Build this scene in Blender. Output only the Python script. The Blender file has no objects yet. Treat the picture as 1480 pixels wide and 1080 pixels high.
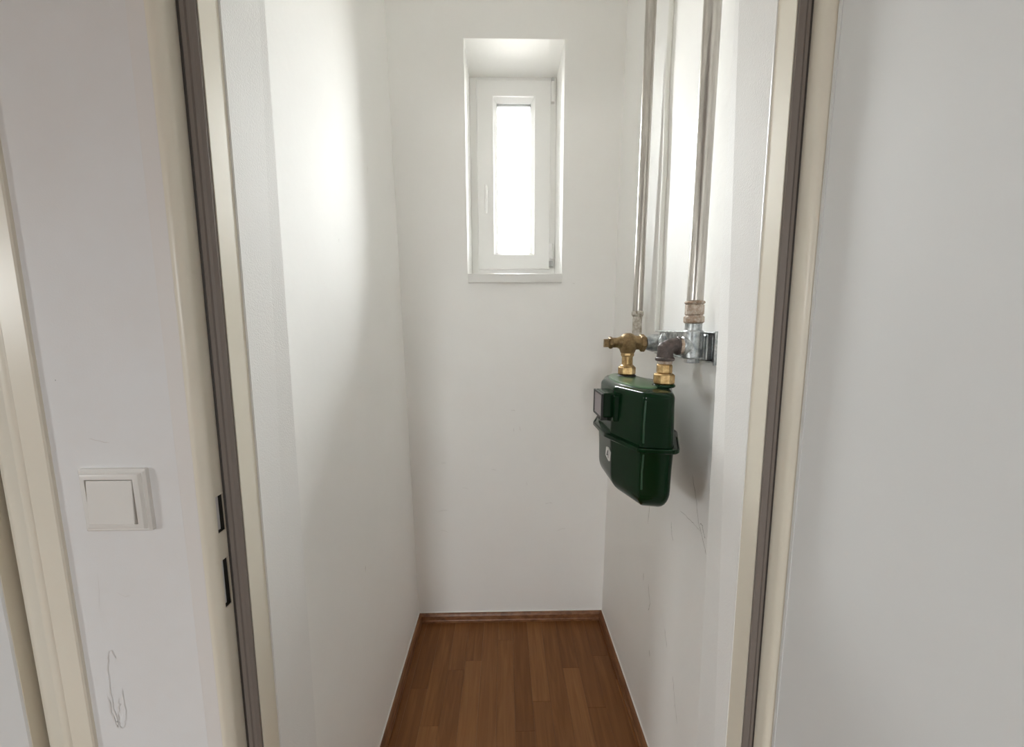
import bpy, bmesh, math, random
from mathutils import Vector, Matrix
from math import pi, sin, cos, radians as R

random.seed(4)
scene = bpy.context.scene
col = scene.collection

# ------------------------------------------------------------------ camera
CAM_H = 1.30
cam_d = bpy.data.cameras.new('camera')
cam = bpy.data.objects.new('camera', cam_d)
col.objects.link(cam)
scene.camera = cam
th, psi, ro = R(7.26), R(1.08), R(-0.17)
fw = Vector((sin(psi) * cos(th), cos(psi) * cos(th), -sin(th)))
rt = Vector((cos(psi), -sin(psi), 0))
up = rt.cross(fw)
r2 = rt * cos(ro) + up * sin(ro)
u2 = r2.cross(fw)
cam.matrix_world = Matrix(((r2.x, u2.x, -fw.x, 0), (r2.y, u2.y, -fw.y, 0),
                           (r2.z, u2.z, -fw.z, CAM_H), (0, 0, 0, 1)))
cam_d.sensor_fit = 'HORIZONTAL'
cam_d.sensor_width = 36.0
cam_d.lens = 530.0 / 1480.0 * 36.0
cam_d.clip_start = 0.01

# ------------------------------------------------------------------ daylight and exposure
world = bpy.data.worlds.new('sky')
scene.world = world
world.use_nodes = True
wn = world.node_tree
wn.nodes.clear()
wo = wn.nodes.new('ShaderNodeOutputWorld')
wb = wn.nodes.new('ShaderNodeBackground')
# overcast daylight: sky brightest at the zenith, dim at the built-up horizon, darker ground
wt = wn.nodes.new('ShaderNodeTexCoord')
wsep = wn.nodes.new('ShaderNodeSeparateXYZ')
wr_ = wn.nodes.new('ShaderNodeValToRGB')
wr_.color_ramp.elements[0].position = 0.485
wr_.color_ramp.elements[0].color = (0.150, 0.148, 0.138, 1)
wr_.color_ramp.elements[1].position = 1.0
wr_.color_ramp.elements[1].color = (0.955, 1.0, 1.0, 1)
we = wr_.color_ramp.elements.new(0.51)
we.color = (0.245, 0.25, 0.247, 1)
wm = wn.nodes.new('ShaderNodeMapRange')
wm.inputs['From Min'].default_value = -1
wm.inputs['From Max'].default_value = 1
wn.links.new(wt.outputs['Generated'], wsep.inputs[0])
wn.links.new(wsep.outputs['Z'], wm.inputs['Value'])
wn.links.new(wm.outputs[0], wr_.inputs[0])
wn.links.new(wr_.outputs[0], wb.inputs['Color'])
wb.inputs['Strength'].default_value = 112.0
wn.links.new(wb.outputs[0], wo.inputs[0])


def portal(loc, rot, sx, sy):
    l = bpy.data.lights.new('window_portal', 'AREA')
    l.shape = 'RECTANGLE'
    l.size = sx
    l.size_y = sy
    l.cycles.is_portal = True
    o = bpy.data.objects.new('window_portal', l)
    o.location = loc
    o.rotation_euler = rot
    col.objects.link(o)


portal((0.041, 1.805, 1.937), (R(-90), 0, 0), 0.335, 0.82)     # closet window, light heads -Y
HALL_FILL_WIN = (-1.50, -0.94, 1.30, 1.84)                           # y0 y1 z0 z1 of the added fill-light window in the far left hall wall
HX = -3.20                                                      # inner face of that wall
portal((HX - .07, (HALL_FILL_WIN[0] + HALL_FILL_WIN[1]) / 2, (HALL_FILL_WIN[2] + HALL_FILL_WIN[3]) / 2), (R(90), 0, R(-90)),
       HALL_FILL_WIN[1] - HALL_FILL_WIN[0], HALL_FILL_WIN[3] - HALL_FILL_WIN[2])

REAR_FILL_WIN = (-0.84, -0.30, 1.28, 1.80)                            # x0 x1 z0 z1 of the added fill-light window in the wall behind the camera
portal(((REAR_FILL_WIN[0] + REAR_FILL_WIN[1]) / 2, -3.07, (REAR_FILL_WIN[2] + REAR_FILL_WIN[3]) / 2), (R(90), 0, 0),
       REAR_FILL_WIN[1] - REAR_FILL_WIN[0], REAR_FILL_WIN[3] - REAR_FILL_WIN[2])

vs = scene.view_settings
vs.view_transform = 'Standard'
vs.look = 'None'
vs.gamma = 1.0
vs.use_curve_mapping = False
vs.exposure = 0.30
scene.cycles.max_bounces = 24            # white rooms live on interreflection
scene.cycles.diffuse_bounces = 20
scene.cycles.glossy_bounces = 6

# ------------------------------------------------------------------ materials


def mat(name, color, rough=0.6, metal=0.0, coat=0.0, spec=0.5):
    m = bpy.data.materials.new(name)
    m.use_nodes = True
    b = m.node_tree.nodes['Principled BSDF']
    b.inputs['Base Color'].default_value = (*color, 1)
    b.inputs['Roughness'].default_value = rough
    b.inputs['Metallic'].default_value = metal
    b.inputs['Coat Weight'].default_value = coat
    b.inputs['Coat Roughness'].default_value = 0.08
    b.inputs['Specular IOR Level'].default_value = spec
    return m


def noise_setup(m, scale, detail=4, rough=0.6, stretch=(1, 1, 1)):
    nt = m.node_tree
    tc = nt.nodes.new('ShaderNodeTexCoord')
    mp = nt.nodes.new('ShaderNodeMapping')
    mp.inputs['Scale'].default_value = stretch
    n = nt.nodes.new('ShaderNodeTexNoise')
    n.inputs['Scale'].default_value = scale
    n.inputs['Detail'].default_value = detail
    n.inputs['Roughness'].default_value = rough
    nt.links.new(tc.outputs['Object'], mp.inputs[0])
    nt.links.new(mp.outputs[0], n.inputs['Vector'])
    return n


def bump(m, scale, strength, dist=0.001, detail=4, stretch=(1, 1, 1)):
    nt = m.node_tree
    n = noise_setup(m, scale, detail, 0.6, stretch)
    b = nt.nodes.new('ShaderNodeBump')
    b.inputs['Strength'].default_value = strength
    b.inputs['Distance'].default_value = dist
    nt.links.new(n.outputs['Fac'], b.inputs['Height'])
    prev = nt.nodes['Principled BSDF'].inputs['Normal']
    if prev.links:
        nt.links.new(prev.links[0].from_socket, b.inputs['Normal'])
    nt.links.new(b.outputs[0], prev)
    return m


def mottle(m, c1, c2, scale, lo=0.35, hi=0.65, detail=5, stretch=(1, 1, 1)):
    nt = m.node_tree
    n = noise_setup(m, scale, detail, 0.65, stretch)
    r = nt.nodes.new('ShaderNodeValToRGB')
    r.color_ramp.elements[0].position = lo
    r.color_ramp.elements[1].position = hi
    r.color_ramp.elements[0].color = (*c1, 1)
    r.color_ramp.elements[1].color = (*c2, 1)
    nt.links.new(n.outputs['Fac'], r.inputs[0])
    nt.links.new(r.outputs[0], nt.nodes['Principled BSDF'].inputs['Base Color'])
    return m


M = {}
M['plaster'] = bump(bump(mottle(mat('plaster', (.87, .87, .84), 0.75, spec=.3), (.925, .922, .907), (.945, .945, .930), 2.2),
                         520, 0.30, 0.0006, 3), 9, 0.35, 0.004, 3)
M['plaster_rolled'] = bump(mottle(mat('plaster_rolled', (.83, .83, .81), 0.65, spec=.35), (.88, .88, .868), (.91, .91, .898), 3),
                           420, 0.5, 0.0008, 3)
M['plaster_hall'] = bump(bump(mottle(mat('plaster_hall', (.78, .76, .75), 0.7, spec=.3), (.76, .745, .735), (.785, .79, .80), 3.5),
                              480, 0.22, 0.0006, 3), 8, 0.3, 0.004, 2)
M['ceiling'] = mat('ceiling_paint', (.93, .93, .92), 0.8)
M['frame_paint'] = bump(mottle(mat('frame_paint', (.80, .75, .64), 0.32), (.79, .745, .635), (.83, .785, .68), 3), 120, 0.06, 0.0006)
M['frame_white'] = bump(mottle(mat('frame_white', (.78, .75, .72), 0.45, spec=.3), (.755, .728, .71), (.785, .765, .745), 3), 160, 0.10, 0.0006)
M['seal'] = bump(mat('seal_rubber', (.215, .185, .165), 0.55), 200, 0.1)
M['seal_dark'] = mat('seal_shadow_lip', (.05, .042, .036), 0.6)  # seal lips and gaps; also the painted shadow line on a leaf edge
M['leaf_white'] = bump(mottle(mat('leaf_white', (.74, .75, .75), 0.38), (.725, .735, .735), (.75, .76, .76), 1.5), 350, 0.08, 0.0004)
M['caulk'] = mat('caulk', (.86, .86, .84), 0.3)
M['dark_metal'] = mat('dark_metal', (.05, .047, .042), 0.5, 0.5)
M['pvc'] = mat('window_pvc', (.90, .90, .89), 0.3)
M['pvc_grey'] = mat('window_pvc_grey', (.55, .56, .56), 0.35)
M['sill'] = mat('sill_white', (.80, .80, .78), 0.35)
M['switch'] = mat('switch_plastic', (.80, .785, .755), 0.25)
M['switch_gap'] = mat('switch_gap', (.30, .28, .25), 0.6)
M['skirt'] = bump(mottle(mat('skirting_wood', (.25, .115, .05), 0.38), (.155, .062, .026), (.30, .14, .062), 10,
                         stretch=(3, 1, 6)), 60, 0.15, 0.001, stretch=(1, 1, 8))
M['galv'] = bump(mottle(mat('galvanised', (.45, .47, .47), 0.35, 0.85), (.20, .22, .23), (.66, .68, .68), 55), 90, 0.5, 0.002)
M['steel_pipe'] = bump(mottle(mat('steel_pipe', (.45, .42, .38), 0.30, 0.92), (.40, .375, .345), (.60, .57, .53), 40,
                              stretch=(3, 3, .25), lo=.3, hi=.7), 60, 0.35, 0.0012)
M['painted_fit'] = bump(mottle(mat('painted_fitting', (.6, .57, .5), 0.5, 0.3), (.30, .25, .19), (.72, .69, .63), 70), 120, 0.5, 0.002)
M['rust_fit'] = bump(mottle(mat('rusty_fitting', (.45, .36, .28), 0.6, 0.3), (.30, .19, .12), (.58, .52, .45), 90), 120, 0.6, 0.002)
M['brass'] = bump(mottle(mat('brass', (.5, .34, .14), 0.38, 0.85), (.34, .20, .075), (.68, .50, .25), 70), 110, 0.5, 0.0015)
M['old_brass'] = bump(mottle(mat('old_brass', (.28, .19, .09), 0.5, 0.6), (.16, .10, .045), (.36, .25, .12), 60), 110, 0.6, 0.002)
M['black_iron'] = bump(mottle(mat('black_iron', (.075, .06, .055), 0.5, 0.4), (.045, .036, .034), (.13, .10, .09), 60), 130, 0.5, 0.002)
M['green'] = bump(mat('green_enamel', (.0018, .0180, .0050), 0.24, 0.0, 0.4), 45, 0.05, 0.002, 2)
M['green'].node_tree.nodes['Principled BSDF'].inputs['IOR'].default_value = 1.14
M['green_top_sheen'] = mat('green_sheen', (.055, .135, .060), 0.42, 0.0, 0.5)  # lighter copy of the enamel, sheen of the meter top put into its colour
M['green_glint'] = mat('green_glint', (.012, .060, .026), 0.35, 0.0, 0.4)  # lighter enamel, the corner's highlight put into its colour
M['black_rubber'] = mat('black_rubber', (.018, .02, .018), 0.5)
M['index_face'] = mat('index_face', (.27, .235, .25), 0.45, 0.0, 0.2)
M['white_tag'] = mat('white_tag', (.74, .72, .70), 0.4)
M['conduit'] = bump(mat('conduit_paint', (.88, .88, .84), 0.7), 200, 0.2)
M['crack'] = mat('crack_grey', (.46, .45, .43), 0.9)
M['scuff'] = mat('pencil_grey', (.69, .675, .66), 0.9)
M['outside'] = bump(mat('outside_render', (.7, .69, .66), 0.9), 200, .3)

# clear glass
g = bpy.data.materials.new('window_glass')
g.use_nodes = True
nt = g.node_tree
nt.nodes.clear()
out = nt.nodes.new('ShaderNodeOutputMaterial')
mix = nt.nodes.new('ShaderNodeMixShader')
tr = nt.nodes.new('ShaderNodeBsdfTransparent')
gl = nt.nodes.new('ShaderNodeBsdfGlossy')
gl.inputs['Roughness'].default_value = 0.02
fr = nt.nodes.new('ShaderNodeFresnel')
fr.inputs['IOR'].default_value = 1.45
nt.links.new(fr.outputs[0], mix.inputs[0])
nt.links.new(tr.outputs[0], mix.inputs[1])
nt.links.new(gl.outputs[0], mix.inputs[2])
nt.links.new(mix.outputs[0], out.inputs[0])
M['glass'] = g


def wood_floor():
    m = mat('laminate', (.3, .14, .07), 0.33)
    nt = m.node_tree
    b = nt.nodes['Principled BSDF']
    b.inputs['Specular IOR Level'].default_value = 0.30
    tc = nt.nodes.new('ShaderNodeTexCoord')
    at = nt.nodes.new('ShaderNodeAttribute')
    at.attribute_type = 'OBJECT'
    at.attribute_name = 'tone'
    off = nt.nodes.new('ShaderNodeVectorMath')
    off.operation = 'MULTIPLY_ADD'
    comb = nt.nodes.new('ShaderNodeCombineXYZ')
    for k in range(3):
        nt.links.new(at.outputs['Fac'], comb.inputs[k])
    off.inputs[1].default_value = (31, 17, 9)
    nt.links.new(comb.outputs[0], off.inputs[0])
    nt.links.new(tc.outputs['Object'], off.inputs[2])
    mp = nt.nodes.new('ShaderNodeMapping')
    mp.inputs['Scale'].default_value = (26, 1.8, 1)
    nt.links.new(off.outputs[0], mp.inputs[0])
    n1 = nt.nodes.new('ShaderNodeTexNoise')
    n1.inputs['Scale'].default_value = 1.6
    n1.inputs['Detail'].default_value = 5
    n1.inputs['Distortion'].default_value = 1.4
    nt.links.new(mp.outputs[0], n1.inputs['Vector'])
    mp2 = nt.nodes.new('ShaderNodeMapping')
    mp2.inputs['Scale'].default_value = (150, 5, 1)
    nt.links.new(off.outputs[0], mp2.inputs[0])
    n2 = nt.nodes.new('ShaderNodeTexNoise')
    n2.inputs['Scale'].default_value = 1.5
    n2.inputs['Detail'].default_value = 3
    nt.links.new(mp2.outputs[0], n2.inputs['Vector'])
    add = nt.nodes.new('ShaderNodeMath')
    add.operation = 'MULTIPLY_ADD'
    add.inputs[1].default_value = 0.16
    nt.links.new(n2.outputs['Fac'], add.inputs[0])
    sc = nt.nodes.new('ShaderNodeMath')
    sc.operation = 'MULTIPLY_ADD'
    sc.inputs[1].default_value = 0.6
    sc.inputs[2].default_value = 0.2
    nt.links.new(n1.outputs['Fac'], sc.inputs[0])
    nt.links.new(sc.outputs[0], add.inputs[2])
    tone = nt.nodes.new('ShaderNodeMath')
    tone.operation = 'MULTIPLY_ADD'
    tone.inputs[1].default_value = 0.36
    nt.links.new(at.outputs['Fac'], tone.inputs[0])
    nt.links.new(add.outputs[0], tone.inputs[2])
    ramp = nt.nodes.new('ShaderNodeValToRGB')
    e = ramp.color_ramp.elements
    e[0].position = 0.34
    e[0].color = (.118, .043, .013, 1)
    e[1].position = 1.05
    e[1].color = (.310, .142, .053, 1)
    k = ramp.color_ramp.elements.new(0.68)
    k.color = (.200, .082, .027, 1)
    nt.links.new(tone.outputs[0], ramp.inputs[0])
    nt.links.new(ramp.outputs[0], b.inputs['Base Color'])
    return m


M['wood'] = wood_floor()

# ------------------------------------------------------------------ helpers


def tag(o, label=None, cat=None, group=None, kind=None):
    if label: o['label'] = label
    if cat: o['category'] = cat
    if group: o['group'] = group
    if kind: o['kind'] = kind
    return o


def empty(name, loc=(0, 0, 0), rz=0):
    o = bpy.data.objects.new(name, None)
    o.empty_display_size = 0.05
    o.location = loc
    o.rotation_euler = (0, 0, rz)
    col.objects.link(o)
    return o


def link(name, bm, m, parent=None, smooth=None, bevel=0, seg=2, angle=35):
    me = bpy.data.meshes.new(name)
    bmesh.ops.recalc_face_normals(bm, faces=bm.faces[:])
    bm.to_mesh(me)
    bm.free()
    o = bpy.data.objects.new(name, me)
    col.objects.link(o)
    if isinstance(m, (list, tuple)):
        for x in m: me.materials.append(M[x])
    else:
        me.materials.append(M[m])
    if parent: o.parent = parent
    if bevel:
        b = o.modifiers.new('bevel', 'BEVEL')
        b.width = bevel
        b.segments = seg
        b.limit_method = 'ANGLE'
        b.angle_limit = R(angle)
    if smooth:
        me.shade_smooth()
        try:
            me.set_sharp_from_angle(angle=R(smooth))
        except Exception:
            pass
    return o


def box(bm, x0, x1, y0, y1, z0, z1):
    v = [bm.verts.new((x, y, z)) for z in (z0, z1) for (x, y) in ((x0, y0), (x1, y0), (x1, y1), (x0, y1))]
    for f in ((3, 2, 1, 0), (4, 5, 6, 7), (0, 1, 5, 4), (1, 2, 6, 5), (2, 3, 7, 6), (3, 0, 4, 7)):
        bm.faces.new([v[i] for i in f])
    return v


def nb(): return bmesh.new()


def bx(*a):
    bm = nb()
    box(bm, *a)
    return bm


def prism(bm, pts, z0, z1, lean=0.0, n=1):
    """closed XY outline extruded in z; lean = dx per metre of height"""
    rings = []
    for k in range(n + 1):
        z = z0 + (z1 - z0) * k / n
        rings.append([bm.verts.new((x + lean * z, y, z)) for x, y in pts])
    L = len(pts)
    for a, b in zip(rings, rings[1:]):
        for i in range(L):
            bm.faces.new((a[i], a[(i + 1) % L], b[(i + 1) % L], b[i]))
    bm.faces.new(rings[0][::-1])
    bm.faces.new(rings[-1])
    return bm


def loft(bm, rings, cap=True):
    vr = [[bm.verts.new(p) for p in r] for r in rings]
    L = len(vr[0])
    for a, b in zip(vr, vr[1:]):
        for i in range(L):
            bm.faces.new((a[i], a[(i + 1) % L], b[(i + 1) % L], b[i]))
    if cap:
        bm.faces.new(vr[0][::-1])
        bm.faces.new(vr[-1])
    return bm


def frame_of(d):
    d = Vector(d).normalized()
    a = Vector((0, 0, 1)) if abs(d.z) < 0.9 else Vector((1, 0, 0))
    u = d.cross(a).normalized()
    return u, d.cross(u).normalized(), d


def lathe(bm, p0, p1, prof, n=24, phase=0.0):
    """prof = [(t along p0->p1 in metres, radius)]"""
    p0, p1 = Vector(p0), Vector(p1)
    u, v, d = frame_of(p1 - p0)
    rings = []
    for t, r in prof:
        r = max(r, 1e-5)
        rings.append([p0 + d * t + (u * cos(phase + 2 * pi * i / n) + v * sin(phase + 2 * pi * i / n)) * r for i in range(n)])
    return loft(bm, rings)


def cyl(bm, p0, p1, r, n=24, ch=0.0012):
    L = (Vector(p1) - Vector(p0)).length
    return lathe(bm, p0, p1, [(0, r - ch), (ch, r), (L - ch, r), (L, r - ch)], n)


def hexnut(bm, p0, p1, r, phase=0.3, n=6):
    L = (Vector(p1) - Vector(p0)).length
    c = min(.003, L / 4)
    return lathe(bm, p0, p1, [(0, r * .86), (c, r), (L - c, r), (L, r * .86)], n, phase)


def tube(bm, pts, r, n=16, cap=True):
    pts = [Vector(p) for p in pts]
    rings = []
    u = None
    for i, p in enumerate(pts):
        d = (pts[min(i + 1, len(pts) - 1)] - pts[max(i - 1, 0)]).normalized()
        if u is None:
            u, v, _ = frame_of(d)
        else:
            u = (u - d * u.dot(d)).normalized()
            v = d.cross(u)
        rr = r[i] if isinstance(r, (list, tuple)) else r
        rings.append([p + (u * cos(2 * pi * k / n) + v * sin(2 * pi * k / n)) * rr for k in range(n)])
    return loft(bm, rings, cap)


def arc(c, r, a0, a1, n):
    return [(c[0] + r * cos(a0 + (a1 - a0) * i / n), c[1] + r * sin(a0 + (a1 - a0) * i / n)) for i in range(n + 1)]


# ------------------------------------------------------------------ room shell
TOP = 2.62
YB = 1.49          # back wall face
YH = 0.4500        # face of the wall the closet door sits in
LX0, LK = -0.3885, -0.0165     # closet left wall: x at floor, x per metre of height
RX0, RK = 0.428, 0.0105        # closet right wall


def lx(z): return LX0 + LK * z
def rx(z): return RX0 + RK * z


struct = lambda name, bm, m, parent=None, **k: tag(link(name, bm, m, parent, **k), kind=None if parent else 'structure')

# closet side walls (slightly out of plumb, as old plaster is)
bm = nb()
prism(bm, [(LX0 - .15, .598), (LX0, .598), (LX0, YB + .05), (LX0 - .15, YB + .05)], 0, TOP, LK)
wall_left = struct('wall_left', bm, 'plaster')
tag(wall_left, 'smooth white plaster wall left of the narrow window')
bm = nb()
prism(bm, [(RX0, .598), (RX0 + .15, .598), (RX0 + .15, YB + .05), (RX0, YB + .05)], 0, TOP, RK)
wall_right = struct('wall_right', bm, 'plaster')
tag(wall_right, 'cracked white plaster wall behind the green gas meter')

# back wall with the window opening
WX0, WX1, WZ0, WZ1 = -0.1450, 0.2262, 1.490, 2.349


def holed_wall(x0, x1, z0, z1, ya, yb, hx0, hx1, hz0, hz1):
    bm = nb()
    outer = [(x0, z0), (x1, z0), (x1, z1), (x0, z1)]
    inner = [(hx0, hz0), (hx1, hz0), (hx1, hz1), (hx0, hz1)]
    V = {}
    for k, y in (('a', ya), ('b', yb)):
        V[k + 'o'] = [bm.verts.new((x, y, z)) for x, z in outer]
        V[k + 'i'] = [bm.verts.new((x, y, z)) for x, z in inner]
    for i in range(4):
        j = (i + 1) % 4
        bm.faces.new((V['ao'][i], V['ao'][j], V['ai'][j], V['ai'][i]))
        bm.faces.new((V['bo'][j], V['bo'][i], V['bi'][i], V['bi'][j]))
        bm.faces.new((V['ai'][i], V['ai'][j], V['bi'][j], V['bi'][i]))
        bm.faces.new((V['ao'][j], V['ao'][i], V['bo'][i], V['bo'][j]))
    return bm


wall_back = struct('wall_back', holed_wall(-.60, .62, 0, TOP, YB, 1.745, WX0, WX1, WZ0, WZ1), 'plaster', bevel=.003, seg=3)
tag(wall_back, 'plain white back wall with the window recess')
wall_outer = struct('wall_outside', holed_wall(-.60, .62, 0, TOP, 1.7452, 1.80, -.1270, .2080, 1.525, 2.345), 'outside')
tag(wall_outer, 'outer masonry skin around the window')

# wall with the two door openings (hall side): the pier with the switch, the far left piece, the piece right of the door, the lintels
L1, L2 = 0.0108, -0.0100       # leans of the left and right door posts
def lean_loft(pts, z1):
    """outline corners (x, y, lean)"""
    bm = nb()
    return loft(bm, [[(x + k * z, y, z) for x, y, k in pts] for z in (0, z1)])


bm = lean_loft([(-.600, YH, 0), (-.400, YH, L1), (-.392, .480, L1), (-.392, .512, L1), (-.3672, .5125, L1), (-.3622, .600, .0092), (-.600, .600, 0)], 2.03)
wall_switch = struct('wall_hall_left', bm, 'plaster_hall')
tag(wall_switch, 'off-white wall pier between the two door frames')
bm = lean_loft([(.3626, .5125, L2), (.3700, .598, -.0160), (.60, .598, 0), (.60, .4575, 0), (.396, .4575, L2), (.392, .512, L2)], 2.03)
wall_fr = struct('wall_hall_right', bm, 'plaster_rolled')
tag(wall_fr, 'white wall end right of the door opening')
# rolled paint skin of the left reveal, a hand's breadth deep
bm = lean_loft([(-.3674, .5118, L1), (-.3664, .5118, L1), (-.3612, .6006, .0092), (-.3625, .6012, .0092), (-.3632, .6005, .0092)], 2.03)
struct('reveal_plaster', bm, 'plaster_rolled', wall_switch)
struct('light_block_behind_door', bx(-1.50, -.6005, .530, .598, 0, 2.03), 'plaster_hall')  # added out of sight to stop sky light leaking round the closed leaf
struct('wall_hall_upper', bx(HX, 1.15, YH, .600, 2.03, TOP), 'plaster_hall')
struct('wall_hall_outer', bx(.60, 1.15, YH, .598, 0, 2.03), 'plaster_hall')
struct('wall_hall_far', bx(HX, -1.50, YH, .598, 0, 2.03), 'plaster_hall')

# hall around and behind the camera
struct('wall_side_right', bx(1.15, 1.25, -3.1, .6, 0, TOP), 'plaster_hall')
wl = struct('wall_side_left', holed_wall(-.6, 3.1, 0, TOP, 0, .1, -HALL_FILL_WIN[1], -HALL_FILL_WIN[0], HALL_FILL_WIN[2], HALL_FILL_WIN[3]), 'plaster_hall')
wl.rotation_euler = (0, 0, R(-90))
wl.location = (HX - .1, 0, 0)
struct('wall_rear', holed_wall(HX - .1, 1.25, 0, TOP, -3.1, -3.0, *REAR_FILL_WIN), 'plaster_hall')
struct('ceiling', bx(HX - .1, 1.25, -3.1, 1.80, TOP, TOP + .1), 'ceiling')
# unseen hall windows, added only to let in fill light
for nm, W_, loc, rz in (('fill_window_2', HALL_FILL_WIN, (HX - .05, (HALL_FILL_WIN[0] + HALL_FILL_WIN[1]) / 2, HALL_FILL_WIN[2]), R(-90)),
                        ('fill_window_3', REAR_FILL_WIN, ((REAR_FILL_WIN[0] + REAR_FILL_WIN[1]) / 2, -3.05, REAR_FILL_WIN[2]), 0)):
    w2 = empty(nm, loc, rz)
    tag(w2, kind='structure')
    hw, hh = (W_[1] - W_[0]) / 2, W_[3] - W_[2]
    link('window_frame', holed_wall(-hw + .001, hw - .001, .001, hh - .001, -.03, .03, -hw + .03, hw - .03, .03, hh - .03), 'pvc', w2)
    link('pane', bx(-hw + .028, hw - .028, -.004, .004, .028, hh - .028), 'glass', w2)

# floor: a slab and the laminate staves lying on it
floor = struct('floor', bx(HX - .1, 1.25, -3.1, 1.80, -.10, -.008), 'skirt')
tag(floor, 'brown three-strip laminate floor')
W = 0.0628
edge0 = 0.0270
ends = {-5: [1.053, .66], -4: [1.25, .87], -3: [1.288, .90], -2: [.98, .60], -1: [1.38, .97], 0: [1.031, .62], 1: [1.125, .74],
        2: [.945, .52], 3: [1.25, .86], 4: [1.10, .70], -6: [1.18, .8], 5: [1.3, .93], -7: [1.0, .6], 6: [1.2, .8]}
tones = {(-3, 1): .85, (-3, 0): .35, (-4, 1): .45, (-4, 0): .55, (-5, 1): .9, (-5, 0): .50, (0, 0): .25, (0, 1): .25, (0, 2): .8,
         (1, 0): .75, (1, 1): .40, (3, 0): .15, (3, 1): .75, (2, 0): .45, (2, 1): .5, (-1, 0): .55, (-1, 1): .65, (-2, 0): .60,
         (-2, 1): .45, (4, 0): .30, (4, 1): .35, (-6, 0): .25, (-6, 1): .3, (5, 0): .25, (5, 1): .3}
mesh_cache = {}


def stave(x0, x1, y0, y1, tone):
    key = (round(x1 - x0, 4), round(y1 - y0, 4))
    if key not in mesh_cache:
        w, d = key
        bm = nb()
        b = .00035
        loft(bm, [[(0, 0, -.008), (w, 0, -.008), (w, d, -.008), (0, d, -.008)],
                  [(0.0001, 0.0001, -.0004), (w - .0001, 0.0001, -.0004), (w - .0001, d - .0001, -.0004), (.0001, d - .0001, -.0004)],
                  [(b, b, 0), (w - b, b, 0), (w - b, d - b, 0), (b, d - b, 0)]])
        bmesh.ops.recalc_face_normals(bm, faces=bm.faces[:])
        me = bpy.data.meshes.new('plank')
        bm.to_mesh(me)
        bm.free()
        me.materials.append(M['wood'])
        mesh_cache[key] = me
    o = bpy.data.objects.new('plank', mesh_cache[key])
    o.location = (x0, y0, 0)
    o['tone'] = tone
    o.parent = floor
    col.objects.link(o)


for k in range(-7, 7):
    x0, x1 = edge0 + k * W, edge0 + (k + 1) * W
    x0, x1 = max(x0, -.43), min(x1, .452)
    ys = [1.50] + ends[k]
    while ys[-1] > .25:
        ys.append(max(.20, ys[-1] - .38))
    for j in range(len(ys) - 1):
        stave(x0, x1, ys[j + 1], ys[j], tones.get((k, j), random.uniform(.15, .75)))
# hall part of the floor, whole boards
k = 0
x = HX
while x < 1.14:
    y = .20 - .1 * (k % 3)
    if k % 3:
        stave(x, min(x + .193, 1.15), y, .20, random.uniform(.2, .7))
    while y > -3.0:
        y2 = max(-3.0, y - 1.2)
        stave(x, min(x + .193, 1.15), y2, y, random.uniform(.2, .7))
        y = y2
    x += .193
    k += 1

# skirting boards in the closet (stepped profile), mitred
def skirting(p0, p1, nrm, name, m0=0, m1=0):
    """profile swept from p0 to p1 along the wall foot; nrm points into the room; m0/m1 mitre shortening"""
    prof = [(0, 0), (.0155, 0), (.0155, .010), (.0135, .013), (.0125, .030), (.009, .037), (.006, .0405), (0, .0405)]
    p0, p1, nrm = Vector(p0), Vector(p1), Vector(nrm)
    d = (p1 - p0).normalized()
    rings = []
    for p, s, m in ((p0, 1, m0), (p1, -1, m1)):
        rings.append([p + nrm * a + d * (s * m * a) + Vector((0, 0, b)) for a, b in prof])
    bm = nb()
    loft(bm, rings)
    o = struct(name, bm, 'skirt')
    return o


e = .0004
skirting((lx(0) + e, YB - e, .0002), (rx(0) - e, YB - e, .0002), (0, -1, 0), 'baseboard_back', 1, 1)
skirting((lx(0) + e, .601, .0002), (lx(0) + e, YB - e, .0002), (1, 0, 0), 'baseboard_left', 0, 1)
skirting((rx(0) - e, .601, .0002), (rx(0) - e, YB - e, .0002), (-1, 0, 0), 'baseboard_right', 0, 1)
# pale caulk line above each board
for nm, a in (('left', (lx(0), lx(0) + .0035, .60, YB)), ('right', (rx(0) - .0035, rx(0), .60, YB)), ('back', (lx(0), rx(0), YB - .0035, YB))):
    x0, x1, y0, y1 = a
    struct('caulk_line', bx(x0, x1 + .0003, y0, y1, .0408, .0432), 'caulk',
           {'left': wall_left, 'right': wall_right, 'back': wall_back}[nm])


# ------------------------------------------------------------------ cracks, scuffs (thin raised marks in the paint)
def streak(name, pts, w, parent, axis, m='crack', jit=0.0015, sub=6):
    """thin ribbon following pts [(a,z)] on a wall; axis gives the 3D point"""
    rnd = random.Random(len(pts) * 17 + int(abs(pts[0][1]) * 1000))
    fine = []
    for (a0, z0), (a1, z1) in zip(pts, pts[1:]):
        for i in range(sub):
            t = i / sub
            fine.append((a0 + (a1 - a0) * t + rnd.uniform(-jit, jit), z0 + (z1 - z0) * t + rnd.uniform(-jit, jit)))
    fine.append(pts[-1])
    bm = nb()
    vs_ = []
    for i, (a, z) in enumerate(fine):
        p, q = fine[max(0, i - 1)], fine[min(len(fine) - 1, i + 1)]
        dx, dz = q[0] - p[0], q[1] - p[1]
        L = math.hypot(dx, dz) or 1
        ww = w * rnd.uniform(.35, 1) * (0.25 if i in (0, len(fine) - 1) else 1)
        nx, nz = -dz / L * ww, dx / L * ww
        vs_.append((bm.verts.new(axis(a + nx, z + nz)), bm.verts.new(axis(a - nx, z - nz))))
    for (a, b), (c, d) in zip(vs_, vs_[1:]):
        bm.faces.new((a, b, d, c))
    return link(name, bm, m, parent)


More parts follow.
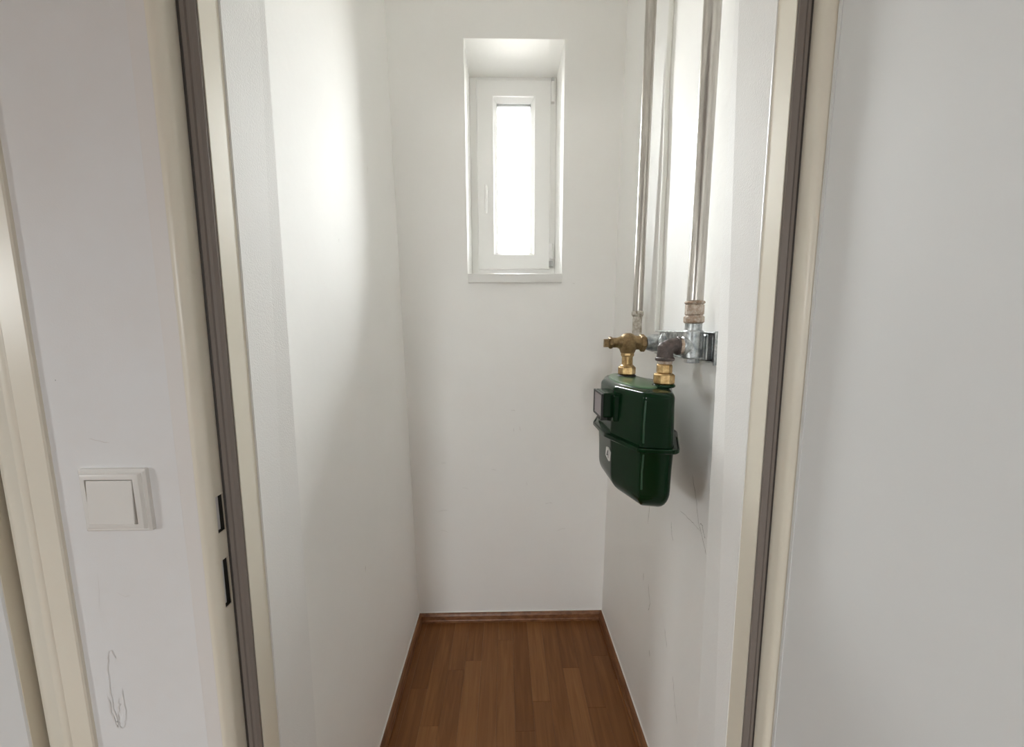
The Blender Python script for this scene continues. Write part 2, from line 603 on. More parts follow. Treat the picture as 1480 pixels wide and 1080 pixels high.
onR = lambda y, z: (rx(z) - .0004, y, z)
onB = lambda x, z: (x, YB - .0004, z)
onH = lambda x, z: (x, YH - .0004, z)
onL = lambda y, z: (lx(z) + .0004, y, z)
streak('crack', [(.815, .955), (.79, .905), (.775, .86), (.755, .835), (.735, .805)], .0010, wall_right, onR)
streak('crack', [(.86, .842), (.80, .845), (.765, .842)], .0006, wall_right, onR)
streak('crack', [(.768, .858), (.758, .862), (.752, .846), (.744, .838)], .0011, wall_right, onR)
streak('crack', [(1.05, .90), (1.045, .84), (1.04, .78), (1.048, .70)], .0010, wall_right, onR)
streak('crack', [(1.02, .52), (1.0, .47), (1.01, .44)], .0012, wall_right, onR)
streak('crack', [(.90, .79), (.895, .76), (.885, .745)], .0010, wall_right, onR)
streak('crack', [(.90, .48), (.88, .44)], .0011, wall_right, onR)
streak('crack', [(.84, .40), (.82, .34), (.80, .30)], .0007, wall_right, onR)
streak('crack', [(1.06, .53), (1.058, .505)], .0013, wall_right, onR)
streak('crack', [(.985, .33), (.98, .31)], .0013, wall_right, onR)
for (a, b) in ((( -.185, .62), (-.16, .615)), ((-.29, .515), (-.25, .52)), ((-.28, .43), (-.25, .42)), ((.17, .545), (.20, .548)),
               ((.22, .42), (.26, .43)), ((.035, .88), (.035, .865)), ((.06, .885), (.062, .868)), ((.09, .645), (.091, .63)),
               ((.025, .955), (.042, .954)), ((.27, 1.47), (.28, 1.468)), ((-.06, .70), (-.04, .695)), ((-.27, .73), (-.25, .73))):
    streak('scuff', [a, ((a[0] + b[0]) / 2, (a[1] + b[1]) / 2 + .003), b], .0008, wall_back, onB, 'scuff', .001, 4)
# pencilled oval and small marks on the pier
ov = [(-.532 + .0105 * cos(t) + .004 * sin(t * .5), .812 + .060 * sin(t)) for t in [pi * .3 + 2 * pi * i / 14 for i in range(13)]]
streak('pencil_mark', ov, .0009, wall_switch, onH, 'scuff', .0012, 3)
streak('pencil_mark', [(-.543, .80), (-.540, .765), (-.536, .752), (-.532, .775), (-.528, .80)], .0013, wall_switch, onH, 'scuff', .0015, 5)
streak('scuff', [(-.515, 1.165), (-.50, 1.160), (-.490, 1.159)], .0007, wall_switch, onH, 'scuff', .0006, 4)
streak('scuff', [(-.510, .957), (-.500, .950), (-.492, .952)], .0005, wall_switch, onH, 'scuff', .0006, 4)
streak('scuff', [(-.585 + .055, .985), (-.535, .93)], .0004, wall_switch, onH, 'scuff', .0006, 4)
streak('scuff', [(-.5445, 1.238), (-.5435, 1.237)], .0010, wall_switch, onH, 'dark_metal', .0002, 2)
streak('scuff', [(1.20, 1.79), (1.198, 1.765)], .0012, wall_left, onL, 'scuff', .0006, 3)
streak('scuff', [(.96, 1.52), (.957, 1.51)], .0010, wall_left, onL, 'scuff', .0006, 3)
streak('scuff', [(.97, .63), (.968, .61)], .0014, wall_left, onL, 'scuff', .0006, 3)

# ------------------------------------------------------------------ closet window
win = empty('window_1', (0, 0, 0))
tag(win, 'narrow white single-sash window deep in its recess', kind='structure')
FY = 1.700
link('window_frame', holed_wall(-.1448, .2260, 1.505, 2.3488, FY, 1.745, -.092, .180, 1.590, 2.300), 'pvc', win, bevel=.002)
sash = link('sash', holed_wall(-.1160, .2020, 1.556, 2.3310, 1.686, 1.735, -.0440, .1305, 1.6190, 2.2680), 'pvc', win, bevel=.004, seg=3)
# glazing bead: a sloped inner rim
bm = nb()
A = [(-.0440, 1.6190), (.1305, 1.6190), (.1305, 2.2680), (-.0440, 2.2680)]
s = .013
B = [(-.0440 + s, 1.6190 + s), (.1305 - s, 1.6190 + s), (.1305 - s, 2.2680 - s * 1.1), (-.0440 + s, 2.2680 - s * 1.1)]
va = [bm.verts.new((x, 1.692, z)) for x, z in A]
vb = [bm.verts.new((x, 1.711, z)) for x, z in B]
vc = [bm.verts.new((x, 1.717, z)) for x, z in B]
vd = [bm.verts.new((x, 1.717, z)) for x, z in A]
for i in range(4):
    j = (i + 1) % 4
    bm.faces.new((va[i], va[j], vb[j], vb[i]))
    bm.faces.new((vb[i], vb[j], vc[j], vc[i]))
    bm.faces.new((vc[i], vc[j], vd[j], vd[i]))
    bm.faces.new((vd[i], vd[j], va[j], va[i]))
link('glazing_bead', bm, 'pvc', sash)
link('spacer', holed_wall(-.0440, .1305, 1.6190, 2.2680, 1.7215, 1.7325, -.0275, .1140, 1.6330, 2.2450), 'pvc_grey', sash)
pane = link('pane', bx(-.0435, .1300, 1.7175, 1.7210, 1.6195, 2.2675), 'glass', sash)
# handle
bm = nb()
loft(bm, [[(x, y, z) for x, z in arc((-.0790, 1.897), .0130, 0, 2 * pi, 20)[:-1]] for y in (1.6862, 1.6800)])
h = link('handle_rose', bm, 'pvc', sash, smooth=40)
bm = nb()
tube(bm, [(-.079, 1.682, 1.900), (-.079, 1.664, 1.900), (-.079, 1.656, 1.893), (-.0785, 1.654, 1.870), (-.0785, 1.655, 1.80), (-.0785, 1.657, 1.785)],
     [.0062, .0062, .0072, .0072, .0066, .005], 14)
link('handle', bm, 'pvc', sash, smooth=50)
# hinges
for (z0, z1) in ((2.242, 2.322), (1.600, 1.665)):
    bm = nb()
    cyl(bm, (.2075, 1.683, z0), (.2075, 1.683, z1), .0085, 16)
    box(bm, .200, .215, 1.683, 1.6995, z0 + .004, z1 - .004)
    link('hinge_cover', bm, 'pvc', win, smooth=40)
bm = nb()
cyl(bm, (.2075, 1.684, 1.565), (.2075, 1.684, 1.592), .0090, 16)
cyl(bm, (.2075, 1.668, 1.578), (.2075, 1.690, 1.578), .0065, 14)
link('hinge', bm, 'pvc_grey', win, smooth=40)
bm = nb()
cyl(bm, (.2075, 1.684, 2.3225), (.2075, 1.684, 2.338), .0065, 14)
link('hinge', bm, 'pvc_grey', win, smooth=40)
sill = link('window_sill', bx(-.1445, .2275, 1.4780, 1.6995, 1.4720, 1.5075), 'sill', win, bevel=.003)

# ------------------------------------------------------------------ steel door frames
def post_profile(s, xo, xr, xi, yf=.445, yg=.478, ye=.511, r=.012, yw=YH, split=False):
    """cross-section of a steel frame post. s=-1 left post, +1 right post.
    xo outer edge, xr rebate face, xi inner lining face (floor level x)."""
    p = [(xo, yw + .001), (xo, yf + .0015), (xo - s * .0015, yf)]
    cx = xr + s * r
    for i in range(9):
        a = -pi / 2 + (pi / 2) * i / 8
        # quarter turn from the front face into the rebate
        p.append((cx - s * r * cos(a), yf + r + r * sin(a)))
    p += [(xr, yg), (xi, yg), (xi, ye), (xi + s * .022, ye), (xi + s * .022, yg + .012), (xr + s * .016, yg + .012), (xr + s * .016, yw + .001)]
    return p


frame_1 = empty('trim_1', (0, 0, 0))
tag(frame_1, 'cream steel door frame of the closet with dark seal', kind='structure')
XL = dict(xo=-.4196, xr=-.3885, xi=-.3682)
XR = dict(xo=.4090, xr=.3790, xi=.3636)
bm = nb()
prism(bm, post_profile(-1, **XL), 0, 2.045, L1)
bmesh.ops.recalc_face_normals(bm, faces=bm.faces[:])
post_l = link('frame_post', bm, 'frame_paint', frame_1)
for p in post_l.data.polygons:
    p.use_smooth = False
post_l['label'] = 'left post with two strike holes'
# cut the strike holes
cut = nb()
HOLES = ((.4585, .4710, 1.0310, 1.0815), (.4585, .4695, .9240, .9925))
for (y0, y1, z0, z1) in HOLES:
    c = (z0 + z1) / 2
    xf = XL['xr'] + L1 * c
    box(cut, xf - .0110, xf + .004, y0, y1, z0, z1)
cm = bpy.data.meshes.new('cutter')
bmesh.ops.recalc_face_normals(cut, faces=cut.faces[:])
cut.to_mesh(cm)
cut.free()
co = bpy.data.objects.new('cutter', cm)
col.objects.link(co)
md = post_l.modifiers.new('cut', 'BOOLEAN')
md.operation = 'DIFFERENCE'
md.solver = 'EXACT'
md.object = co
dg = bpy.context.evaluated_depsgraph_get()
nm = bpy.data.meshes.new_from_object(post_l.evaluated_get(dg))
post_l.modifiers.clear()
post_l.data = nm
bpy.data.objects.remove(co)
nm.shade_smooth()
nm.set_sharp_from_angle(angle=R(25))
for (y0, y1, z0, z1) in HOLES:
    c = (z0 + z1) / 2
    xf = XL['xr'] + L1 * c
    bm = nb()
    t = .0006
    box(bm, xf - .0108, xf - .0100, y0 + .0001, y1 - .0001, z0 + .0001, z1 - .0001)
    box(bm, xf - .0100, xf - .0016, y1 - t - .0001, y1 - .0001, z0 + .0001, z1 - .0001)
    box(bm, xf - .0100, xf - .0016, y0 + .0001, y0 + t, z0 + .0001, z1 - .0001)
    box(bm, xf - .0100, xf - .0016, y0 + t, y1 - t, z0 + .0001, z0 + t)
    box(bm, xf - .0100, xf - .0016, y0 + t, y1 - t, z1 - t, z1 - .0001)
    link('strike_pocket', bm, 'dark_metal', post_l)
bm = nb()
prism(bm, post_profile(1, **XR), 0, 2.045, L2)
post_r = link('frame_post', bm, 'frame_paint', frame_1, smooth=25)
# head of the frame
bm = nb()
pr = [(y, z) for y, z in ((YH + .001, 2.075), (.445, 2.075), (.445, 2.05), (.450, 2.045), (.478, 2.045), (.478, 2.030), (.511, 2.030), (.511, 2.045), (.50, 2.06), (.47, 2.075))]
loft(bm, [[(x, y, z) for y, z in pr] for x in (-.397, .389)])
link('frame_head', bm, 'frame_paint', frame_1, bevel=.002)


def seal_prof(s, xr, xi):
    w = (xr - xi) * s      # positive width
    a, b = xi + s * .0010, xr - s * .0006
    pts = [(a, .4776), (a, .4745), (a + s * .0035, .4712), (a + s * w * .36, .4706), (a + s * w * .42, .4725), (a + s * w * .50, .4708),
           (a + s * w * .72, .4708), (b - s * .0012, .4730), (b, .4776)]
    return pts


for s, X, Ln in ((-1, XL, L1), (1, XR, L2)):
    bm = nb()
    prism(bm, seal_prof(s, X['xr'], X['xi']), 0.0, 2.03, Ln)
    sl = link('door_seal', bm, 'seal', frame_1, smooth=30)
    sl['label'] = 'grey-brown rubber seal'
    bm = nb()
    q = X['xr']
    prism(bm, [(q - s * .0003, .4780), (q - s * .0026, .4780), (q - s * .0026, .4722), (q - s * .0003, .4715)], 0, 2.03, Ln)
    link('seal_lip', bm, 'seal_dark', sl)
    # caulk seam where the steel lining meets the plaster
    bm = nb()
    xi = X['xi']
    prism(bm, [(xi + s * .001, .5100), (xi - s * .0012, .5108), (xi - s * .0008, .5128), (xi + s * .004, .5140)], 0, 2.03, Ln)
    link('caulk_line', bm, 'caulk', frame_1)
# paint bead where the left post meets the wall face
bm = nb()
prism(bm, [(-.4188, .4450), (-.4200, .4447), (-.4235, YH - .0004), (-.4235, YH + .001), (-.4188, YH + .001)], 0, 2.03, L1)
link('caulk_line', bm, 'frame_white', frame_1)

# face plate of the left post is painted over with wall paint
bm = nb()
prism(bm, [(-.4197, .4448), (-.4197, .44485), (-.4010, .44485), (-.4003, .4451)], 0, 2.045, L1)
link('painted_face', bm, 'frame_white', frame_1)

# ---- other door at far left: right-hand post of its frame and its leaf
frame_2 = empty('trim_2', (0, 0, 0))
tag(frame_2, 'cream steel door frame at the far left edge', kind='structure')
L3 = .0065
X2 = dict(xo=-.5713, xr=-.6120, xi=-.6690)
bm = nb()
pp = [(-.5713, YH + .001), (-.5713, .4465), (-.5728, .4450), (-.5990, .4450), (-.6005, .4440), (-.6050, .4432), (-.6095, .4442),
      (-.6120, .4462), (-.6400, .4560), (-.6560, .4640), (-.6650, .4730), (-.6680, .4800), (-.6680, .5300), (-.6150, .5300), (-.6050, .5100),
      (-.5990, YH + .001)]
prism(bm, pp, 0, 2.045, L3)
link('frame_post', bm, 'frame_paint', frame_2, smooth=25)
bm = nb()
prism(bm, [(-1.50, YH + .001), (-1.50, .445), (-1.47, .445), (-1.46, .455), (-1.46, .478), (-1.44, .478), (-1.44, .511), (-1.47, .511)], 0, 2.045, 0)
link('frame_post', bm, 'frame_paint', frame_2, bevel=.002)
link('frame_head', bx(-1.47, -.585, .445, .511, 2.032, 2.045), 'frame_paint', frame_2, bevel=.003)

door_2 = empty('door_2', (-1.05, .47, 0))
tag(door_2, 'closed white door leaf at the far left edge', kind='structure')

# ------------------------------------------------------------------ open closet door leaf on the right
door_1 = empty('door_1', (0, 0, 0))
tag(door_1, 'white closet door leaf swung open at the right', kind='structure')
bm = nb()
LF = [(.3812, .4440), (.3808, .4360), (.3812, .4356), (.3812, -.2900), (.4212, -.2900), (.4212, .4280), (.4080, .4280), (.4080, .4440)]
LF = [(.3812, .4405), (.3818, .4435), (.3980, .4435), (.3980, .4290), (.4210, .4290), (.4210, -.2900), (.3812, -.2900)]
prism(bm, LF, .008, 2.025, -.0077)
leaf = link('door_leaf', bm, 'leaf_white', door_1)
bm = nb()
prism(bm, [(.38045, .4380), (.38045, .4395), (.3817, .4440), (.3976, .4442), (.3976, .4436), (.3819, .4436), (.3813, .4395), (.3813, .4380)], .008, 2.025, -.0077)
eb = link('edge_band', bm, 'leaf_white', leaf)
for z in (.25, 1.80):
    bm = nb()
    cyl(bm, (.402 - .0077 * z, .4375, z - .045), (.402 - .0077 * z, .4375, z + .045), .0068, 16)
    link('hinge', bm, 'galv', door_1, smooth=40)
bm = nb()
cyl(bm, (.3815 - .0077, -.225, 1.05), (.3695 - .0077, -.225, 1.05), .025, 24)
tube(bm, [(.372, -.225, 1.05), (.335, -.225, 1.05), (.325, -.215, 1.05), (.323, -.19, 1.05), (.323, -.11, 1.05)], .009, 14)
link('door_handle', bm, 'galv', door_1, smooth=40)

# ------------------------------------------------------------------ light switch
sw = empty('light_switch', (-.4890, YH, 1.0855))
tag(sw, 'square cream rocker light switch on the wall between the two door frames', 'light switch')
bm = nb()


def rsq(hx, hz, r, y, ox=0, oz=0, n=5):
    pts = []
    for (cx, cz, a) in ((hx - r, hz - r, 0), (-hx + r, hz - r, pi / 2), (-hx + r, -hz + r, pi), (hx - r, -hz + r, 3 * pi / 2)):
        for i in range(n + 1):
            t = a + pi / 2 * i / n
            pts.append((ox + cx + r * cos(t), y, oz + cz + r * sin(t)))
    return pts


def plate(bm, rings):
    return loft(bm, rings)


# outer plate: stepped rim, opening in the middle
H = .0410
oy = 0
outer_r = [rsq(H, H, .0018, 0), rsq(H, H, .0018, -.0045), rsq(H - .0025, H - .0025, .0018, -.0062), rsq(H - .0040, H - .0040, .0018, -.0060),
           rsq(H - .0058, H - .0058, .0016, -.0092), rsq(H - .0080, H - .0080, .0016, -.0100), rsq(.0292, .0292, .001, -.0100), rsq(.0290, .0290, .001, -.0040)]
plate(bm, outer_r)
link('cover_plate', bm, 'switch', sw, smooth=20)
bm = nb()
plate(bm, [rsq(.0288, .0288, .001, -.0042), rsq(.0288, .0288, .001, -.0048)])
link('gap', bm, 'switch_gap', sw)
# rocker tilted: its lower edge stands further out, upper edge pressed in
bm = nb()
hx = .0278
v = []
for (y0t, y0b) in ((-.0050, -.0050), (-.0098, -.0132)):
    for (x, z, yy) in ((-hx, -hx, y0b), (hx, -hx, y0b), (hx, hx, y0t), (-hx, hx, y0t)):
        v.append(bm.verts.new((x, yy, z)))
for f in ((3, 2, 1, 0), (4, 5, 6, 7), (0, 1, 5, 4), (1, 2, 6, 5), (2, 3, 7, 6), (3, 0, 4, 7)):
    bm.faces.new([v[i] for i in f])
link('rocker', bm, 'switch', sw, bevel=.0007)

# ------------------------------------------------------------------ gas meter
MX, MY = .300, .850      # meter axis between its two unions
ZT, ZF, ZB = 1.170, 1.056, .921
OUT = [(.236, .905), (.236, .800), (.271, .705), (.3330, .692), (.3620, .766), (.3830, .815), (.3830, .895), (.3620, .940), (.3330, .998), (.271, .995)]


def rounded(poly, rads, n=5):
    """round the corners of a polygon"""
    out = []
    N = len(poly)
    for i in range(N):
        p0, p, p1 = Vector(poly[i - 1]), Vector(poly[i]), Vector(poly[(i + 1) % N])
        a, b = (p0 - p), (p1 - p)
        ang = a.angle(b)
        r = rads[i]
        d = min(r / math.tan(ang / 2), a.length * .49, b.length * .49)
        A, B = p + a.normalized() * d, p + b.normalized() * d
        for k in range(n + 1):
            t = k / n
            out.append(((1 - t) ** 2 * A + 2 * t * (1 - t) * p + t * t * B))
    return out


RAD = [.030, .030, .012, .018, .03, .03, .03, .03, .03, .03]
base = rounded(OUT, RAD)
cen = Vector((.312, .850))


def inset(poly, d):
    """move the outline towards the meter's long middle line by d"""
    res = []
    for p in poly:
        q = Vector((.310, min(max(p.y, .765), .925)))
        v = q - p
        res.append(p + v.normalized() * d)
    return res


def ring(d, z, poly=base): return [(p.x, p.y, z) for p in inset(poly, d)]


gm = empty('gas_meter', (0, 0, 0))
tag(gm, 'dark green enamelled gas meter hanging on brass unions beside the right wall', 'gas meter')
bm = nb()
rings = []
# lower bowl with a deep rounded foot
for i in range(9):
    a = pi / 2 * i / 8
    rings.append(ring(.038 * (1 - sin(a)) + .004, ZB + .046 * (1 - cos(a))))
rings += [ring(.003, ZF - .045), ring(.001, ZF - .010), ring(.0, ZF - .004)]
loft(bm, rings)
lower = link('lower_casing', bm, 'green', gm, smooth=40)
bm = nb()
rings = [ring(0, ZF + .004), ring(.001, ZF + .010), ring(.004, ZT - .030)]
for i in range(7):
    a = pi / 2 * i / 6
    rings.append(ring(.004 + .012 * (1 - cos(a)), ZT - .012 + .012 * sin(a)))
rings.append(ring(.030, ZT + .0015))
loft(bm, rings)
upper = link('upper_casing', bm, 'green', gm, smooth=28)
# raised oval panel pressed into the top; its lighter green carries painted sheen
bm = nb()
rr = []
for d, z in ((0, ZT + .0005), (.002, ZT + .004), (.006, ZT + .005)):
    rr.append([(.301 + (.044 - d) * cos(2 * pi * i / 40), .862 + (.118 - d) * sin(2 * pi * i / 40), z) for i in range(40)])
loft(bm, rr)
link('top_panel', bm, 'green_top_sheen', upper, smooth=30)
# crimped flange between the halves
bm = nb()
fl = [ring(-.0115, ZF - .0045), ring(-.0135, ZF - .0025), ring(-.0135, ZF + .0030), ring(-.0115, ZF + .0045), ring(-.0085, ZF + .0025),
      ring(-.002, ZF + .0035), ring(.004, ZF + .0045), ring(.004, ZF - .0045)]
vr = [[bm.verts.new(p) for p in r] for r in fl]
L = len(vr[0])
for a, b in zip(vr, vr[1:] + vr[:1]):
    for i in range(L):
        bm.faces.new((a[i], a[(i + 1) % L], b[(i + 1) % L], b[i]))
fo = link('flange', bm, 'green', gm, smooth=40)
# thin strip down the near corner, its highlight painted in lighter green
bm = nb()
cpt = min(base, key=lambda p: (p - Vector((.2745, .7035))).length)
for (z0, z1, d) in ((ZF + .012, ZT - .016, .0016), (ZB + .05, ZF - .012, .0022)):
    tube(bm, [(cpt.x + .0005, cpt.y, z0), (cpt.x, cpt.y, (z0 + z1) / 2), (cpt.x + .0022, cpt.y + .001, z1)], .0019, 8)
link('corner_highlight', bm, 'green_glint', gm, smooth=60)
# counter head
cx0, cx1, cy0, cy1, cz0, cz1 = .2125, .246, .7935, .8630, 1.0960, 1.1535
ch = link('counter_head', bx(cx0 + .004, cx1, cy0, cy1, cz0 + .002, cz1), 'green', gm, bevel=.004, seg=3)
link('bezel', holed_wall(0, 1, 0, 1, 0, 1, .1, .9, .1, .9), 'black_rubber', ch)
bz = ch.children[0]
bz.data = bz.data.copy()
bm = nb()
yy0, yy1, zz0, zz1 = cy0 - .001, cy1 + .001, cz0, cz1 - .001
t = .004
for (ya, yb, za, zb) in ((yy0, yy1, zz0, zz0 + t), (yy0, yy1, zz1 - t, zz1), (yy0, yy0 + t, zz0 + t, zz1 - t), (yy1 - t, yy1, zz0 + t, zz1 - t)):
    box(bm, cx0, cx0 + .0045, ya, yb, za, zb)
bmesh.ops.recalc_face_normals(bm, faces=bm.faces[:])
bz.data.clear_geometry()
bm.to_mesh(bz.data)
bm.free()
link('counter_window', bx(cx0 + .0014, cx0 + .0042, yy0 + t, yy1 - t, zz0 + t, zz1 - t), 'index_face', ch)
# catch under the counter
bm = nb()
box(bm, .222, .242, .832, .858, 1.082, 1.0965)
cyl(bm, (.2205, .845, 1.088), (.226, .845, 1.088), .0055, 12)
link('seal_catch', bm, 'black_rubber', ch, bevel=.0015)
# back rib next to the head
link('counter_mount', bx(.236, .250, .780, .796, 1.092, 1.150), 'green', ch, bevel=.003)
# enamel badge with a dark emblem on the lower casing
bm = nb()
px = .2372
P = [(.8660, 1.0270), (.8520, 1.0300), (.8400, 1.0220), (.8440, 1.0000), (.8700, 1.0060)]
P = [(y - .040, z - .006) for y, z in P]
loft(bm, [[(px + .003, y, z) for y, z in P], [(px - .0016, y, z) for y, z in P]])
badge = link('badge', bm, 'white_tag', lower)
bm = nb()
T = [((.8520, 1.0240), (.8490, 1.0240), (.8590, 1.0080), (.8610, 1.0088)), ((.8520, 1.0240), (.8495, 1.0240), (.8455, 1.0060), (.8480, 1.0060)),
     ((.8560, 1.0140), (.8570, 1.0120), (.8468, 1.0110), (.8470, 1.0132))]
T = [[(y - .040, z - .006) for y, z in q] for q in T]
for q in T:
    loft(bm, [[(px - .0014, y, z) for y, z in q], [(px - .0021, y, z) for y, z in q]])
link('emblem', bm, 'black_rubber', badge)

# unions between the meter and its valves
U1 = (.311, .925)        # far
U2 = (.340, .772)        # near
for (x, y), flip in ((U1, 0), (U2, 1)):
    bm = nb()
    cyl(bm, (x, y, ZT + .001), (x, y, ZT + .0075), .0235, 28, .002)
    link('connection_socket', bm, 'green' if flip else 'black_rubber', gm, smooth=40)

# ------------------------------------------------------------------ far side: brass angle valve
za = 1.2585            # axis height of the horizontal runs
va_ = empty('angle_valve', (U1[0], U1[1], 1.1775))
tag(va_, 'brass angle valve with a short horizontal bar standing on the far meter union', 'valve')
off = Vector(va_.location)


def rel(p): return tuple(Vector(p) - off)


z0 = 1.1778
bm = nb()
hexnut(bm, rel((*U1, z0)), rel((*U1, z0 + .0215)), .0215)
lathe(bm, rel((*U1, z0 + .0212)), rel((*U1, z0 + .0260)), [(0, .0185), (.002, .0175), (.0048, .0135)], 24)
link('union_nut', bm, 'brass', va_, smooth=25)
bm = nb()
cyl(bm, rel((*U1, z0 + .0255)), rel((*U1, z0 + .0480)), .0135)
hexnut(bm, rel((*U1, z0 + .0465)), rel((*U1, z0 + .0580)), .0170, .1, 8)
link('stem', bm, 'brass', va_, smooth=25)
bm = nb()
lathe(bm, rel((*U1, z0 + .0560)), rel((*U1, z0 + .1100)), [(0, .017), (.012, .0215), (.025, .024), (.038, .0215), (.046, .014), (.050, .006)], 24)
tube(bm, [rel((.285, .925, za)), rel((.300, .925, za + .002)), rel((.325, .925, za + .001)), rel((.345, .925, za))], [.014, .0185, .0185, .0165], 20)
link('valve_body', bm, 'old_brass', va_, smooth=40)
bm = nb()
hexnut(bm, rel((.340, .925, za)), rel((.3545, .925, za)), .0225)
link('hex_collar', bm, 'old_brass', va_, smooth=20)
bm = nb()
cyl(bm, rel((.268, .925, za + .001)), rel((.289, .925, za + .001)), .0125)
hexnut(bm, rel((.262, .925, za + .001)), rel((.272, .925, za + .001)), .0155)
box(bm, .2505 - off.x, .264 - off.x, -.005, .005, za - .010 - off.z, za + .010 - off.z)
link('spindle', bm, 'old_brass', va_, smooth=30)

# ------------------------------------------------------------------ near side: black iron elbow on brass union
el = empty('pipe_elbow', (U2[0], U2[1], 1.1778))
tag(el, 'black iron pipe elbow on a brass union above the near meter connection', 'pipe fitting')
off = Vector(el.location)
z0 = 1.1778
zb = 1.2590
bm = nb()
hexnut(bm, rel((*U2, z0)), rel((*U2, z0 + .0225)), .0222, .1, 8)
link('union_nut', bm, 'brass', el, smooth=20)
bm = nb()
hexnut(bm, rel((*U2, z0 + .0222)), rel((*U2, z0 + .0430)), .0160, .2, 8)
link('union_tail', bm, 'brass', el, smooth=20)
bm = nb()
cyl(bm, rel((*U2, z0 + .0428)), rel((*U2, z0 + .0500)), .0152)
link('threaded_ring', bm, 'rust_fit', el, smooth=40)
bm = nb()
pts = [rel((U2[0], U2[1], z0 + .0540))]
pts.append(rel((U2[0], U2[1], zb - .016)))
for i in range(1, 7):
    a = pi / 2 * i / 6
    pts.append(rel((U2[0] + .016 * (1 - cos(a)), U2[1], zb - .016 + .016 * sin(a))))
pts.append(rel((U2[0] + .026, U2[1], zb)))
tube(bm, pts, .0165, 22)
lathe(bm, rel((U2[0] - .0, U2[1], zb - .012)), rel((U2[0], U2[1], zb + .020)), [(0, .0160), (.010, .0162), (.017, .013), (.021, .006)], 20)
link('elbow_body', bm, 'black_iron', el, smooth=50)
bm = nb()
cyl(bm, rel((*U2, z0 + .0495)), rel((*U2, z0 + .0575)), .0196, 24, .0018)
cyl(bm, rel((U2[0] + .0225, U2[1], zb)), rel((U2[0] + .0300, U2[1], zb)), .0196, 24, .0018)
link('collar', bm, 'black_iron', el, smooth=40)

# ------------------------------------------------------------------ near gas riser with tee
PX, PY = .3960, .7690
p2 = empty('gas_pipe', (PX, PY, za))
tag(p2, 'thicker near steel gas riser with rusty union and tee above the meter', 'gas pipe')
off = Vector(p2.location)
bm = nb()
cyl(bm, rel((PX, PY, 1.352)), rel((PX + .001, PY, TOP - .001)), .0160, 28)
link('riser', bm, 'steel_pipe', p2, smooth=40)
bm = nb()
cyl(bm, rel((PX, PY, 1.3460)), rel((PX, PY, 1.3520)), .0200, 28, .002)
hexnut(bm, rel((PX, PY, 1.3220)), rel((PX, PY, 1.3462)), .0185, .25, 8)
cyl(bm, rel((PX, PY, 1.3060)), rel((PX, PY, 1.3222)), .0200, 28, .003)
link('union', bm, 'rust_fit', p2, smooth=30)
bm = nb()
cyl(bm, rel((PX, PY, 1.2900)), rel((PX, PY, 1.3062)), .0165)
cyl(bm, rel((PX, PY, 1.2320)), rel((PX, PY, 1.2920)), .0205, 28, .003)
cyl(bm, rel((PX, PY, 1.2230)), rel((PX, PY, 1.2330)), .0150, 6, .001)
cyl(bm, rel((PX - .0235, PY, zb)), rel((PX + .012, PY, zb)), .0195, 26, .002)
link('tee', bm, 'galv', p2, smooth=35)
bm = nb()
cyl(bm, rel((PX - .0300, PY, zb)), rel((PX - .0220, PY, zb)), .0175, 24, .001)
link('threaded_ring', bm, 'rust_fit', p2, smooth=40)

# ------------------------------------------------------------------ far gas riser
QX, QY = .4120, 1.1450
p1 = empty('gas_pipe', (QX, QY, 1.30))
tag(p1, 'thinner-looking far steel gas riser in the corner behind the brass valve', 'gas pipe')
off = Vector(p1.location)
bm = nb()
cyl(bm, rel((QX, QY, 1.346)), rel((QX + .003, QY - .008, TOP - .001)), .0150, 26)
link('riser', bm, 'steel_pipe', p1, smooth=40)
bm = nb()
cyl(bm, rel((QX, QY, 1.3330)), rel((QX, QY, 1.3470)), .0178, 26, .002)
cyl(bm, rel((QX, QY, 1.3300)), rel((QX, QY, 1.3335)), .0158)
cyl(bm, rel((QX, QY, 1.2900)), rel((QX, QY, 1.3310)), .0140)
link('coupling', bm, 'painted_fit', p1, smooth=40)
bm = nb()
pts = [rel((QX, QY, 1.2930)), rel((QX, QY, 1.272))]
for i in range(1, 7):
    a = pi / 2 * i / 6
    pts.append(rel((QX - .022 * (1 - cos(a)) * .6, QY - .022 * (1 - cos(a)), 1.272 - .016 * sin(a))))
pts += [rel((.396, .985, 1.2575)), rel((.390, .952, 1.2580))]
tube(bm, pts, .0145, 18)
link('bend', bm, 'painted_fit', p1, smooth=50)
bm = nb()
tube(bm, [rel((.402, .940, 1.258)), rel((.392, .936, 1.258)), rel((.376, .930, 1.258)), rel((.362, .926, 1.258)), rel((.3550, .925, 1.258))],
     [.019, .0215, .022, .018, .015], 20)
lathe(bm, rel((.3915, .905, 1.240)), rel((.3915, .905, 1.285)), [(0, .004), (.006, .011), (.02, .014), (.032, .008), (.044, .003)], 14)
link('silver_fitting', bm, 'galv', p1, smooth=50)['label'] = 'silvery grey fitting'

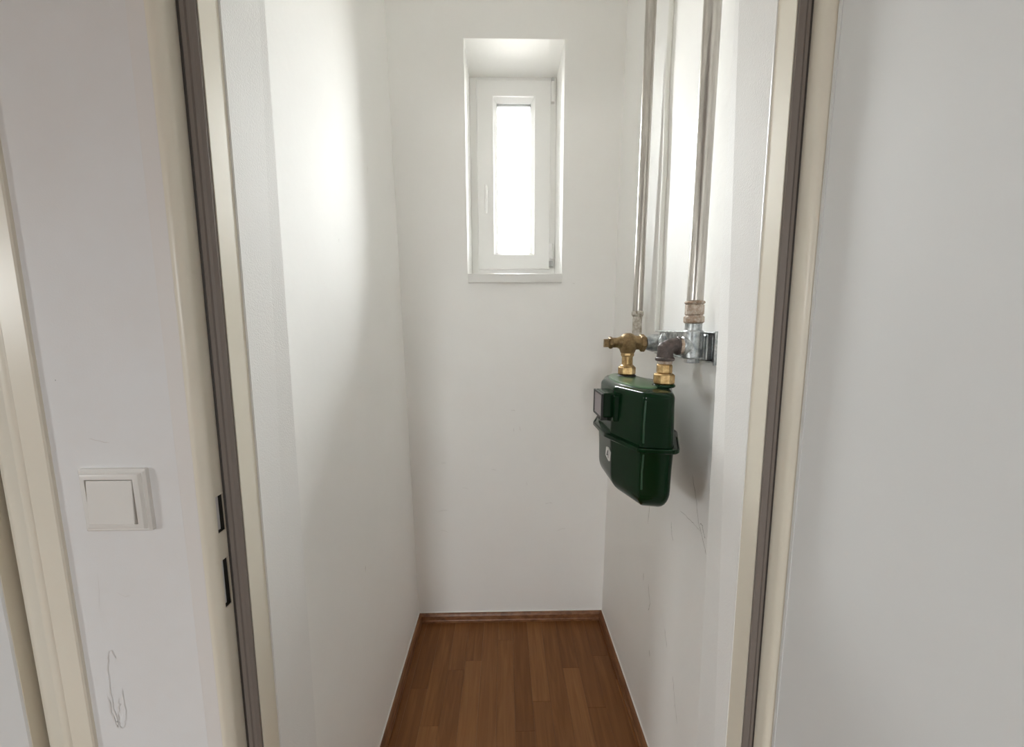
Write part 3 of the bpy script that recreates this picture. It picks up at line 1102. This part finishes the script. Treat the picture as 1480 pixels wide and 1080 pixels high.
# ------------------------------------------------------------------ galvanised wall bracket
br = empty('mounting_bracket', (.437, .88, 1.258))
tag(br, 'galvanised steel bracket rail screwed to the right wall behind the pipe fittings', 'bracket')
off = Vector(br.location)
yA, yB_ = .7310, 1.0350
zl, zh = 1.2240, 1.2880
xw = rx(1.226) - .0003
bm = nb()
box(bm, xw - .003 - off.x, xw - off.x, yA - off.y, yB_ - off.y, zl - off.z, zh - off.z)
for z in (zl, zh - .003):
    box(bm, xw - .016 - off.x, xw - .003 - off.x, yA + .004 - off.y, yB_ - off.y, z - off.z, z + .003 - off.z)
link('rail', bm, 'galv', br, bevel=.0008)
bm = nb()
box(bm, xw - .020 - off.x, xw - .003 - off.x, yA + .030 - off.y, .800 - off.y, zl + .004 - off.z, zh - .004 - off.z)
link('clamp_block', bm, 'galv', br, bevel=.004)
bm = nb()
box(bm, xw - .020 - off.x, xw - .0005 - off.x, yA - .0030 - off.y, yA + .0005 - off.y, zl - .003 - off.z, zh + .002 - off.z)
link('end_lip', bm, 'galv', br, bevel=.0008)
bm = nb()
box(bm, xw - .0155 - off.x, xw - .001 - off.x, yA + .0010 - off.y, yA + .0036 - off.y, zl + .004 - off.z, zh - .004 - off.z)
link('dark_gap', bm, 'seal_dark', br)
for y in (.748, .99):
    bm = nb()
    hexnut(bm, rel((xw - .003, y, 1.257)), rel((xw - .009, y, 1.257)), .008)
    link('bolt', bm, 'galv', br)

# ------------------------------------------------------------------ white conduit along the wall
cd = nb()
cpts = []
for i in range(25):
    z = 1.288 + (TOP - 1.290) * i / 24
    w = .003 * sin(z * 7.0) + .002 * sin(z * 17)
    yy = 1.055 + .030 * (z - 1.3) / 1.0 + w
    cpts.append((rx(z) - .0065, yy - .006, z))
tube(cd, cpts, .0068, 14)
o = link('cable_conduit', cd, 'conduit', None, smooth=60)
tag(o, 'thin white-painted cable conduit running up the right wall between the risers', 'conduit')

# ---- closed leaf of the far left door, its edge standing a little proud of the seal
bm = nb()
prism(bm, [(-.6682, .4790), (-.6715, .4790), (-.6715, .4850), (-.6682, .4850)], 0, 2.03, L3)
link('door_seal', bm, 'seal_dark', frame_2)
bm = nb()
prism(bm, [(-.6740 + 1.05, .0110), (-.6740 + 1.05, -.0090), (-.6755 + 1.05, -.0108), (-1.438 + 1.05, -.0108), (-1.438 + 1.05, .0110)], .008, 2.025, L3 * .5)
lf2 = link('door_leaf', bm, 'leaf_white', door_2)
bm = nb()
prism(bm, [(-.6738 + 1.05, .0110), (-.6738 + 1.05, -.0090), (-.6730 + 1.05, -.0088), (-.6730 + 1.05, .0110)], .008, 2.025, L3 * .5)
link('edge_band', bm, 'frame_paint', lf2)
bm = nb()
prism(bm, [(-.6729 + 1.05, .0088), (-.6729 + 1.05, .0124), (-.6712 + 1.05, .0124), (-.6712 + 1.05, .0088)], .008, 2.025, L3 * .5)
link('edge_shadow_strip', bm, 'seal_dark', lf2)  # dark strip standing in for the shadow line beside the leaf edge
